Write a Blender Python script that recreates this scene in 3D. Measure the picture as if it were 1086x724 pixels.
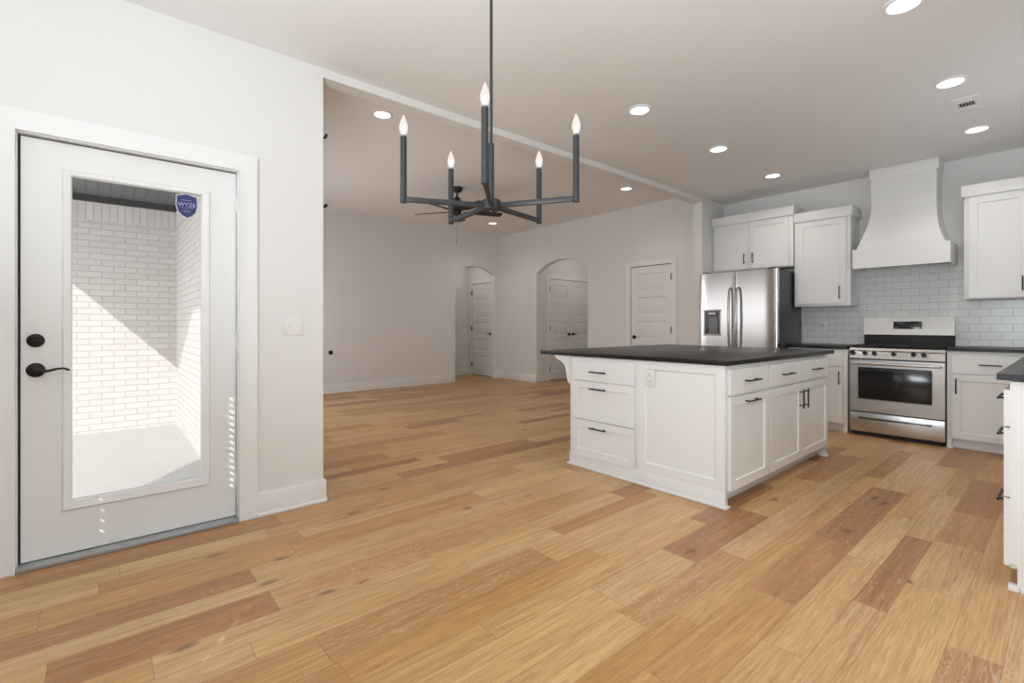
import bpy, bmesh, math, random
from mathutils import Vector, Matrix

random.seed(7)
S = bpy.context.scene
for o in list(bpy.data.objects):
    bpy.data.objects.remove(o, do_unlink=True)
C = S.collection
PI = math.pi

# ------------------------------------------------------------------ camera
FOC, CXP, HOR = 509.6, 543.0, 344.5          # focal length, principal column and horizon row in a 1086x724 frame
AZ = math.radians(49.516)
EYE = 1.15
cd = bpy.data.cameras.new('camera')
cd.sensor_width = 36.0
cd.lens = FOC / 1086.0 * 36.0
cd.shift_y = -(362.0 - HOR) / 1086.0
cd.clip_start = 0.02
cam = bpy.data.objects.new('camera', cd)
cam.location = (0, 0, EYE)
cam.rotation_euler = (PI / 2, 0, AZ - PI / 2)
C.objects.link(cam)
S.camera = cam
FW = Vector((math.cos(AZ), math.sin(AZ), 0))
RT = Vector((math.sin(AZ), -math.cos(AZ), 0))

# ------------------------------------------------------------------ light and exposure
vs = S.view_settings
vs.view_transform = 'Standard'
vs.look = 'None'
vs.gamma = 1.0
vs.use_curve_mapping = False
vs.exposure = 0.06

wd = bpy.data.worlds.new('world')
S.world = wd
wd.use_nodes = True
bg = wd.node_tree.nodes['Background']
bg.inputs[0].default_value = (0.95, 0.97, 1.0, 1)
bg.inputs[1].default_value = 2.35

SUN_EL = math.radians(24.0)
sd = bpy.data.lights.new('sun', 'SUN')
sd.energy = 2.5
sd.angle = math.radians(0.10)
sd.color = (1.0, 0.965, 0.92)
sun = bpy.data.objects.new('sun', sd)
sdir = Vector((0.602 * math.cos(SUN_EL), 0.799 * math.cos(SUN_EL), -math.sin(SUN_EL)))
sun.rotation_euler = sdir.to_track_quat('-Z', 'Y').to_euler()
sun.location = (-12, -16, 10)
C.objects.link(sun)


def area(name, loc, direction, sx, sy, power, color):
    d = bpy.data.lights.new(name, 'AREA')
    d.shape = 'RECTANGLE'
    d.size, d.size_y = sx, sy
    d.energy = power
    d.color = color
    o = bpy.data.objects.new(name, d)
    o.location = loc
    o.rotation_euler = Vector(direction).to_track_quat('-Z', 'Z').to_euler()
    C.objects.link(o)
    return o


# daylight of the dining side and living windows, with added fill lights
COOL = (0.865, 0.945, 1.0)
area('daylight_dining_side', (-1.20, 0.55, 1.6), (1, -0.12, 1.3), 2.3, 1.3, 168, COOL)
area('fill_dining_rear', (2.0, -2.40, 1.5), (0, 1, 0.9), 1.5, 1.9, 36, COOL)  # added fill from behind the camera, the rear wall has no window
area('daylight_living', (1.20, 5.05, 1.45), (1, 0, 0.0), 0.8, 2.6, 14, (0.97, 0.975, 1.0))
area('fill_living_far', (1.20, 6.55, 1.45), (1, -0.25, 0.0), 0.9, 2.4, 25, (0.97, 0.975, 1.0))  # second light added to brighten the living room, no window behind it
area('fill_sink', (4.7, -0.30, 1.62), (0, 1, 0.9), 1.2, 0.9, 8, COOL)  # added kitchen fill, the wall behind the sink run has no window

# added unseen fill lights that brighten the two halls behind the arches
for nm, lc, pw in (('hall_fill_left', (5.95, 8.75, 2.42), 3.0), ('hall_fill_right', (7.6, 6.2, 2.5), 6.0)):
    hl = bpy.data.lights.new(nm, 'POINT')
    hl.energy = pw
    hl.color = (1.0, 0.93, 0.87)
    hl.shadow_soft_size = 0.12
    ho = bpy.data.objects.new(nm, hl)
    ho.location = lc
    C.objects.link(ho)


# ------------------------------------------------------------------ materials
def new_mat(name):
    m = bpy.data.materials.new(name)
    m.use_nodes = True
    nt = m.node_tree
    b = nt.nodes['Principled BSDF']
    return m, nt, b


def N(nt, t, **kw):
    n = nt.nodes.new(t)
    for k, v in kw.items():
        setattr(n, k, v)
    return n


def L(nt, a, b):
    nt.links.new(a, b)


def mth(nt, op, a, b=None, clamp=False):
    n = N(nt, 'ShaderNodeMath', operation=op)
    n.use_clamp = clamp
    for i, v in enumerate((a, b)):
        if v is None:
            continue
        if isinstance(v, (int, float)):
            n.inputs[i].default_value = v
        else:
            L(nt, v, n.inputs[i])
    return n.outputs[0]


def mixc(nt, fac, a, b, mode='MIX'):
    n = N(nt, 'ShaderNodeMix', data_type='RGBA', blend_type=mode)
    for i, v in ((0, fac), (6, a), (7, b)):
        if isinstance(v, (int, float)):
            n.inputs[i].default_value = v
        elif isinstance(v, tuple):
            n.inputs[i].default_value = v
        else:
            L(nt, v, n.inputs[i])
    return n.outputs[2]


def paint(name, col, rough=0.5, bump=0.0, scale=60.0, metal=0.0, vary=0.02):
    m, nt, b = new_mat(name)
    tc = N(nt, 'ShaderNodeTexCoord')
    nz = N(nt, 'ShaderNodeTexNoise')
    nz.inputs['Scale'].default_value = scale
    nz.inputs['Detail'].default_value = 3
    L(nt, tc.outputs['Object'], nz.inputs['Vector'])
    c = mixc(nt, nz.outputs[0], tuple(x * (1 - vary) for x in col) + (1,), tuple(min(1, x * (1 + vary)) for x in col) + (1,))
    L(nt, c, b.inputs['Base Color'])
    b.inputs['Roughness'].default_value = rough
    b.inputs['Metallic'].default_value = metal
    if bump:
        bp = N(nt, 'ShaderNodeBump')
        bp.inputs['Strength'].default_value = bump
        bp.inputs['Distance'].default_value = 0.002
        L(nt, nz.outputs[0], bp.inputs['Height'])
        L(nt, bp.outputs[0], b.inputs['Normal'])
    return m


M = {}
M['wall'] = paint('wall_paint', (0.80, 0.79, 0.775), 0.85, 0.15, 90)
M['ceiling'] = paint('ceiling_paint', (0.87, 0.865, 0.855), 0.9, 0.2, 120)
M['trim'] = paint('trim_paint', (0.85, 0.85, 0.845), 0.4, 0.0, 30, vary=0.006)
M['door'] = paint('door_paint', (0.82, 0.825, 0.815), 0.42, 0.0, 30, vary=0.006)
M['cab'] = paint('cabinet_paint', (0.84, 0.843, 0.838), 0.38, 0.0, 30, vary=0.006)
M['black'] = paint('black_metal', (0.012, 0.012, 0.013), 0.38, 0.0, 80, 0.3)
M['gun'] = paint('gunmetal', (0.032, 0.033, 0.035), 0.42, 0.0, 80, 0.4)
M['fanblack'] = paint('fan_black', (0.015, 0.014, 0.014), 0.5)
M['iron'] = paint('cast_iron', (0.012, 0.012, 0.012), 0.6, 0.2, 200)
M['plastic'] = paint('white_plastic', (0.82, 0.81, 0.79), 0.4, vary=0.004)
M['slot'] = paint('dark_slot', (0.05, 0.05, 0.05), 0.7)
M['fside'] = paint('charcoal_side', (0.075, 0.076, 0.08), 0.42, 0.1, 300, 0.3)
M['alu'] = paint('aluminium_sill', (0.42, 0.44, 0.45), 0.45, 0.0, 40, 0.6)
M['dark_matte'] = paint('dark_gap', (0.03, 0.028, 0.026), 0.8)
M['concrete'] = paint('patio_concrete', (0.66, 0.645, 0.62), 0.85, 0.3, 9, vary=0.06)
M['sticker'] = paint('sticker_blue', (0.022, 0.028, 0.15), 0.45)
M['sticker_edge'] = paint('sticker_silver', (0.55, 0.57, 0.6), 0.5)
M['sticker_text'] = paint('sticker_print', (0.50, 0.54, 0.72), 0.5)
M['blkglass'] = paint('black_glass', (0.012, 0.012, 0.013), 0.14, vary=0.0)
M['dispense'] = paint('grey_dispenser', (0.20, 0.21, 0.22), 0.4)
M['blind'] = paint('blind_vinyl', (0.75, 0.74, 0.72), 0.6)


def steel_mat(name, col, rough, aniso=0.6, rot=0.0):
    m, nt, b = new_mat(name)
    tc = N(nt, 'ShaderNodeTexCoord')
    mp = N(nt, 'ShaderNodeMapping')
    mp.inputs['Scale'].default_value = (6, 6, 900)
    nz = N(nt, 'ShaderNodeTexNoise')
    nz.inputs['Scale'].default_value = 1.0
    nz.inputs['Detail'].default_value = 1
    L(nt, tc.outputs['Object'], mp.inputs[0])
    L(nt, mp.outputs[0], nz.inputs['Vector'])
    c = mixc(nt, nz.outputs[0], tuple(x * 0.985 for x in col) + (1,), tuple(x * 1.015 for x in col) + (1,))
    L(nt, c, b.inputs['Base Color'])
    b.inputs['Metallic'].default_value = 1.0
    b.inputs['Roughness'].default_value = rough
    b.inputs['Anisotropic'].default_value = aniso
    b.inputs['Anisotropic Rotation'].default_value = rot
    tg = N(nt, 'ShaderNodeTangent', direction_type='RADIAL', axis='Z')
    L(nt, tg.outputs[0], b.inputs['Tangent'])
    return m


M['steel'] = steel_mat('stainless_steel', (0.585, 0.59, 0.59), 0.30)
M['steel_v'] = steel_mat('stainless_steel_upright', (0.60, 0.60, 0.60), 0.16, 0.9, 0.25)
M['steel_dark'] = steel_mat('stainless_handle', (0.42, 0.415, 0.41), 0.24, 0.0)
M['chrome'] = paint('polished_knob', (0.5, 0.5, 0.5), 0.2, metal=1.0)


def stone():
    m, nt, b = new_mat('black_stone')
    tc = N(nt, 'ShaderNodeTexCoord')
    nz = N(nt, 'ShaderNodeTexNoise')
    nz.inputs['Scale'].default_value = 140
    nz.inputs['Detail'].default_value = 4
    L(nt, tc.outputs['Object'], nz.inputs['Vector'])
    c = mixc(nt, nz.outputs[0], (0.005, 0.005, 0.0055, 1), (0.022, 0.021, 0.020, 1))
    L(nt, c, b.inputs['Base Color'])
    b.inputs['Roughness'].default_value = 0.33
    b.inputs['Specular IOR Level'].default_value = 0.25
    return m


M['stone'] = stone()


def wood_floor():
    m, nt, b = new_mat('oak_planks')
    PL = 0.92
    tc = N(nt, 'ShaderNodeTexCoord')
    sp = N(nt, 'ShaderNodeSeparateXYZ')
    L(nt, tc.outputs['Object'], sp.inputs[0])
    x, y = sp.outputs[0], sp.outputs[1]
    # boards of three widths in turn
    P3, W1, W2 = 0.445, 0.190, 0.303
    yr = mth(nt, 'DIVIDE', mth(nt, 'ADD', y, 4.596), P3)
    fm = mth(nt, 'MULTIPLY', mth(nt, 'FRACT', yr), P3)
    kk = mth(nt, 'ADD', mth(nt, 'GREATER_THAN', fm, W1), mth(nt, 'GREATER_THAN', fm, W2))
    row = mth(nt, 'ADD', mth(nt, 'MULTIPLY', mth(nt, 'FLOOR', yr), 3.0), kk)
    fd = mth(nt, 'MINIMUM', mth(nt, 'MINIMUM', fm, mth(nt, 'SUBTRACT', P3, fm)),
             mth(nt, 'MINIMUM', mth(nt, 'ABSOLUTE', mth(nt, 'SUBTRACT', fm, W1)), mth(nt, 'ABSOLUTE', mth(nt, 'SUBTRACT', fm, W2))))
    wn = N(nt, 'ShaderNodeTexWhiteNoise', noise_dimensions='1D')
    L(nt, row, wn.inputs['W'])
    w = mth(nt, 'ADD', mth(nt, 'DIVIDE', x, PL), mth(nt, 'ADD', mth(nt, 'MULTIPLY', wn.outputs['Value'], 41.0), mth(nt, 'MULTIPLY', row, 57.0)))
    vo = N(nt, 'ShaderNodeTexVoronoi', voronoi_dimensions='1D', feature='F1')
    vo.inputs['Scale'].default_value = 1.0
    L(nt, w, vo.inputs['W'])
    ve = N(nt, 'ShaderNodeTexVoronoi', voronoi_dimensions='1D', feature='DISTANCE_TO_EDGE')
    ve.inputs['Scale'].default_value = 1.0
    L(nt, w, ve.inputs['W'])
    sc = N(nt, 'ShaderNodeSeparateColor')
    L(nt, vo.outputs['Color'], sc.inputs[0])
    r1, r2, r3 = sc.outputs
    tone = N(nt, 'ShaderNodeValToRGB')
    els = tone.color_ramp.elements
    els[0].position, els[0].color = 0.0, (0.344, 0.150, 0.057, 1)
    els[1].position, els[1].color = 1.0, (0.632, 0.396, 0.181, 1)
    for p, c in ((0.10, (0.409, 0.191, 0.073, 1)), (0.26, (0.502, 0.255, 0.090, 1)), (0.5, (0.553, 0.305, 0.119, 1)), (0.8, (0.591, 0.346, 0.146, 1))):
        e = els.new(p * 0.72)
        e.color = c
    L(nt, r1, tone.inputs[0])
    # grain coordinates, shifted board by board
    off = mth(nt, 'MULTIPLY', r2, 53.0)
    gx = mth(nt, 'ADD', mth(nt, 'MULTIPLY', x, 1.3), off)
    gy = mth(nt, 'ADD', mth(nt, 'MULTIPLY', y, 34.0), mth(nt, 'MULTIPLY', r3, 31.0))
    cv = N(nt, 'ShaderNodeCombineXYZ')
    L(nt, gx, cv.inputs[0]); L(nt, gy, cv.inputs[1]); L(nt, off, cv.inputs[2])
    g1 = N(nt, 'ShaderNodeTexNoise')
    g1.inputs['Scale'].default_value = 1.6
    g1.inputs['Detail'].default_value = 7
    g1.inputs['Roughness'].default_value = 0.62
    L(nt, cv.outputs[0], g1.inputs['Vector'])
    g1m = N(nt, 'ShaderNodeMapRange')
    g1m.inputs['From Min'].default_value = 0.30
    g1m.inputs['From Max'].default_value = 0.68
    L(nt, g1.outputs[0], g1m.inputs['Value'])
    g1c = g1m.outputs[0]
    # cathedral figure: rings of a stretched, warped field
    cx = mth(nt, 'ADD', mth(nt, 'MULTIPLY', x, 0.62), off)
    cy = mth(nt, 'ADD', mth(nt, 'MULTIPLY', y, 5.5), mth(nt, 'MULTIPLY', r3, 17.0))
    cc = N(nt, 'ShaderNodeCombineXYZ')
    L(nt, cx, cc.inputs[0]); L(nt, cy, cc.inputs[1]); L(nt, off, cc.inputs[2])
    g2 = N(nt, 'ShaderNodeTexNoise')
    g2.inputs['Scale'].default_value = 1.7
    g2.inputs['Detail'].default_value = 2.5
    g2.inputs['Roughness'].default_value = 0.5
    L(nt, cc.outputs[0], g2.inputs['Vector'])
    rings = mth(nt, 'SINE', mth(nt, 'MULTIPLY', g2.outputs[0], 250.0))
    ring01 = mth(nt, 'MULTIPLY', mth(nt, 'ADD', rings, 1.0), 0.5)
    cer = mth(nt, 'POWER', ring01, 4.0)
    cer = mth(nt, 'MULTIPLY', cer, mth(nt, 'ADD', mth(nt, 'MULTIPLY', mth(nt, 'SUBTRACT', g1.outputs[0], 0.30), 2.2, True), 0.15, True))
    sel = N(nt, 'ShaderNodeMapRange')
    sel.inputs['From Min'].default_value = 0.30
    sel.inputs['From Max'].default_value = 1.0
    sel.inputs['To Min'].default_value = 0.04
    sel.inputs['To Max'].default_value = 0.70
    L(nt, r3, sel.inputs['Value'])
    col = mixc(nt, 1.0, tone.outputs[0], mixc(nt, g1c, (0.80, 0.75, 0.70, 1), (1.13, 1.15, 1.17, 1)), 'MULTIPLY')
    broad = N(nt, 'ShaderNodeTexNoise')
    broad.inputs['Scale'].default_value = 2.2
    broad.inputs['Detail'].default_value = 2
    L(nt, cc.outputs[0], broad.inputs['Vector'])
    col = mixc(nt, 1.0, col, mixc(nt, broad.outputs[0], (0.80, 0.76, 0.72, 1), (1.2, 1.22, 1.25, 1)), 'MULTIPLY')
    col = mixc(nt, mth(nt, 'MULTIPLY', cer, sel.outputs[0]), col, (0.66, 0.53, 0.40, 1))
    # open pores
    pv = N(nt, 'ShaderNodeCombineXYZ')
    L(nt, mth(nt, 'ADD', mth(nt, 'MULTIPLY', x, 9.0), off), pv.inputs[0]); L(nt, mth(nt, 'MULTIPLY', y, 170.0), pv.inputs[1]); L(nt, off, pv.inputs[2])
    pn = N(nt, 'ShaderNodeTexNoise')
    pn.inputs['Scale'].default_value = 1.0
    pn.inputs['Detail'].default_value = 3
    L(nt, pv.outputs[0], pn.inputs['Vector'])
    col = mixc(nt, 1.0, col, mixc(nt, pn.outputs[0], (0.64, 0.57, 0.50, 1), (1.32, 1.37, 1.43, 1)), 'MULTIPLY')
    # knots
    kx = N(nt, 'ShaderNodeCombineXYZ')
    L(nt, mth(nt, 'ADD', mth(nt, 'MULTIPLY', x, 1.5), off), kx.inputs[0])
    L(nt, mth(nt, 'MULTIPLY', y, 3.4), kx.inputs[1])
    kv = N(nt, 'ShaderNodeTexVoronoi', voronoi_dimensions='2D', feature='F1')
    kv.inputs['Scale'].default_value = 1.0
    wob = N(nt, 'ShaderNodeVectorMath', operation='ADD')
    nz = N(nt, 'ShaderNodeTexNoise')
    nz.inputs['Scale'].default_value = 7.0
    L(nt, kx.outputs[0], nz.inputs['Vector'])
    sv = N(nt, 'ShaderNodeVectorMath', operation='SCALE')
    sv.inputs['Scale'].default_value = 0.11
    L(nt, nz.outputs['Color'], sv.inputs[0])
    L(nt, kx.outputs[0], wob.inputs[0]); L(nt, sv.outputs[0], wob.inputs[1])
    L(nt, wob.outputs[0], kv.inputs['Vector'])
    ksc = N(nt, 'ShaderNodeSeparateColor')
    L(nt, kv.outputs['Color'], ksc.inputs[0])
    kr = N(nt, 'ShaderNodeMapRange')
    kr.inputs['From Min'].default_value = 0.02
    kr.inputs['From Max'].default_value = 0.085
    kr.inputs['To Min'].default_value = 1.0
    kr.inputs['To Max'].default_value = 0.0
    L(nt, kv.outputs['Distance'], kr.inputs['Value'])
    kf = mth(nt, 'MULTIPLY', kr.outputs[0], mth(nt, 'GREATER_THAN', ksc.outputs[0], 0.68))
    col = mixc(nt, mth(nt, 'MULTIPLY', kf, 0.72), col, (0.13, 0.065, 0.032, 1))
    # short dark checks along the grain
    ck = N(nt, 'ShaderNodeCombineXYZ')
    L(nt, mth(nt, 'ADD', mth(nt, 'MULTIPLY', x, 3.0), off), ck.inputs[0]); L(nt, mth(nt, 'MULTIPLY', y, 48.0), ck.inputs[1]); L(nt, off, ck.inputs[2])
    cn = N(nt, 'ShaderNodeTexNoise')
    cn.inputs['Scale'].default_value = 1.0
    cn.inputs['Detail'].default_value = 2
    L(nt, ck.outputs[0], cn.inputs['Vector'])
    cr = N(nt, 'ShaderNodeMapRange')
    cr.inputs['From Min'].default_value = 0.70
    cr.inputs['From Max'].default_value = 0.78
    L(nt, cn.outputs[0], cr.inputs['Value'])
    col = mixc(nt, mth(nt, 'MULTIPLY', cr.outputs[0], 0.6), col, (0.16, 0.075, 0.035, 1))
    # seams
    e1 = mth(nt, 'LESS_THAN', fd, 0.0009)
    e2 = mth(nt, 'LESS_THAN', ve.outputs['Distance'], 0.0010 / PL)
    seam = mth(nt, 'MAXIMUM', e1, e2)
    col = mixc(nt, mth(nt, 'MULTIPLY', seam, 0.6), col, (0.12, 0.06, 0.03, 1))
    L(nt, col, b.inputs['Base Color'])
    rr = N(nt, 'ShaderNodeMapRange')
    rr.inputs['To Min'].default_value = 0.30
    rr.inputs['To Max'].default_value = 0.46
    L(nt, g1.outputs[0], rr.inputs['Value'])
    L(nt, rr.outputs[0], b.inputs['Roughness'])
    bp = N(nt, 'ShaderNodeBump')
    bp.inputs['Strength'].default_value = 0.12
    bp.inputs['Distance'].default_value = 0.002
    L(nt, mth(nt, 'SUBTRACT', g1.outputs[0], seam), bp.inputs['Height'])
    L(nt, bp.outputs[0], b.inputs['Normal'])
    return m


M['floor'] = wood_floor()


def bricks(name, axis, c1, c2, mortar, bw, bh, mw, rough, bump, offset=0.5, rot=False, zoff=0.0):
    """courses laid on a vertical face; axis = the horizontal world axis that runs along the face"""
    m, nt, b = new_mat(name)
    tc = N(nt, 'ShaderNodeTexCoord')
    sp = N(nt, 'ShaderNodeSeparateXYZ')
    L(nt, tc.outputs['Object'], sp.inputs[0])
    cv = N(nt, 'ShaderNodeCombineXYZ')
    L(nt, sp.outputs[axis], cv.inputs[0])
    L(nt, mth(nt, 'ADD', sp.outputs[2], zoff), cv.inputs[1])
    br = N(nt, 'ShaderNodeTexBrick')
    br.offset = offset
    br.inputs['Color1'].default_value = c1
    br.inputs['Color2'].default_value = c2
    br.inputs['Mortar'].default_value = mortar
    br.inputs['Scale'].default_value = 1.0
    br.inputs['Mortar Size'].default_value = mw
    br.inputs['Mortar Smooth'].default_value = 0.2
    br.inputs['Bias'].default_value = 0.0
    br.inputs['Brick Width'].default_value = bw
    br.inputs['Row Height'].default_value = bh
    L(nt, cv.outputs[0], br.inputs['Vector'])
    nz = N(nt, 'ShaderNodeTexNoise')
    nz.inputs['Scale'].default_value = 35
    nz.inputs['Detail'].default_value = 4
    L(nt, tc.outputs['Object'], nz.inputs['Vector'])
    c = mixc(nt, 1.0, br.outputs['Color'], mixc(nt, nz.outputs[0], (0.93, 0.93, 0.93, 1), (1.06, 1.06, 1.06, 1)), 'MULTIPLY') if bump > 0.3 else br.outputs['Color']
    L(nt, c, b.inputs['Base Color'])
    b.inputs['Roughness'].default_value = rough
    bp = N(nt, 'ShaderNodeBump')
    bp.inputs['Strength'].default_value = bump
    bp.inputs['Distance'].default_value = 0.006
    h = mth(nt, 'SUBTRACT', 1.0, br.outputs['Fac'])
    L(nt, h, bp.inputs['Height'])
    L(nt, bp.outputs[0], b.inputs['Normal'])
    return m


BC = ((0.72, 0.675, 0.645, 1), (0.66, 0.615, 0.585, 1), (0.54, 0.50, 0.475, 1))
M['brick_x'] = bricks('painted_brick', 0, *BC, 0.203, 0.0667, 0.006, 0.85, 0.55)
M['brick_y'] = bricks('painted_brick_side', 1, *BC, 0.203, 0.0667, 0.006, 0.85, 0.55)
M['soldier_x'] = bricks('painted_soldier_course', 0, *BC, 0.0667, 0.203, 0.006, 0.85, 0.55, 0.0, zoff=-2.287)
M['soldier_y'] = bricks('painted_soldier_course_side', 1, *BC, 0.0667, 0.203, 0.006, 0.85, 0.55, 0.0, zoff=-2.287)
M['tile'] = bricks('white_subway_tile', 1, (0.76, 0.775, 0.775, 1), (0.73, 0.745, 0.745, 1), (0.50, 0.51, 0.505, 1), 0.153, 0.0765, 0.0028, 0.22, 0.25, zoff=-0.928)


def soffit_mat():
    m, nt, b = new_mat('grey_soffit_boards')
    tc = N(nt, 'ShaderNodeTexCoord')
    sp = N(nt, 'ShaderNodeSeparateXYZ')
    L(nt, tc.outputs['Object'], sp.inputs[0])
    f = mth(nt, 'FRACT', mth(nt, 'DIVIDE', mth(nt, 'ADD', sp.outputs[0], 5.03), 0.098))
    e = mth(nt, 'LESS_THAN', f, 0.09)
    L(nt, mixc(nt, e, (0.125, 0.13, 0.135, 1), (0.045, 0.047, 0.05, 1)), b.inputs['Base Color'])
    b.inputs['Roughness'].default_value = 0.6
    return m


M['soffit'] = soffit_mat()


def emit(name, col, strength):
    m, nt, b = new_mat(name)
    b.inputs['Base Color'].default_value = (0.9, 0.9, 0.9, 1)
    b.inputs['Emission Color'].default_value = col + (1,)
    b.inputs['Emission Strength'].default_value = strength
    return m


M['lens'] = emit('lit_lens', (1.0, 0.96, 0.91), 3.2)
M['filament'] = emit('lit_filament', (1.0, 0.86, 0.70), 30.0)


def clear(name, tint, gloss, rough=0.02):
    m, nt, b = new_mat(name)
    nt.nodes.remove(b)
    out = nt.nodes['Material Output']
    t = N(nt, 'ShaderNodeBsdfTransparent')
    t.inputs[0].default_value = tint
    g = N(nt, 'ShaderNodeBsdfGlossy')
    g.inputs['Roughness'].default_value = rough
    fr = N(nt, 'ShaderNodeFresnel')
    fr.inputs['IOR'].default_value = 1.45
    mx = N(nt, 'ShaderNodeMixShader')
    L(nt, mth(nt, 'MULTIPLY', fr.outputs[0], gloss, True), mx.inputs[0])
    L(nt, t.outputs[0], mx.inputs[1]); L(nt, g.outputs[0], mx.inputs[2])
    L(nt, mx.outputs[0], out.inputs[0])
    return m


M['glass'] = clear('window_glass', (0.97, 0.985, 0.98, 1), 0.45)


def bulb_mat():
    m, nt, b = new_mat('bulb_glass')
    nt.nodes.remove(b)
    out = nt.nodes['Material Output']
    t = N(nt, 'ShaderNodeBsdfTransparent')
    t.inputs[0].default_value = (0.90, 0.88, 0.86, 1)
    e = N(nt, 'ShaderNodeEmission')
    e.inputs[0].default_value = (1.0, 0.93, 0.86, 1)
    e.inputs[1].default_value = 1.1
    lw = N(nt, 'ShaderNodeLayerWeight')
    lw.inputs[0].default_value = 0.35
    a = N(nt, 'ShaderNodeMixShader')
    a.inputs[0].default_value = 0.55
    L(nt, t.outputs[0], a.inputs[1]); L(nt, e.outputs[0], a.inputs[2])
    g = N(nt, 'ShaderNodeBsdfGlossy')
    g.inputs['Roughness'].default_value = 0.05
    mx = N(nt, 'ShaderNodeMixShader')
    L(nt, mth(nt, 'MULTIPLY', lw.outputs['Fresnel'], 0.4), mx.inputs[0])
    L(nt, a.outputs[0], mx.inputs[1]); L(nt, g.outputs[0], mx.inputs[2])
    L(nt, mx.outputs[0], out.inputs[0])
    return m


M['bulb'] = bulb_mat()


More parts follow.
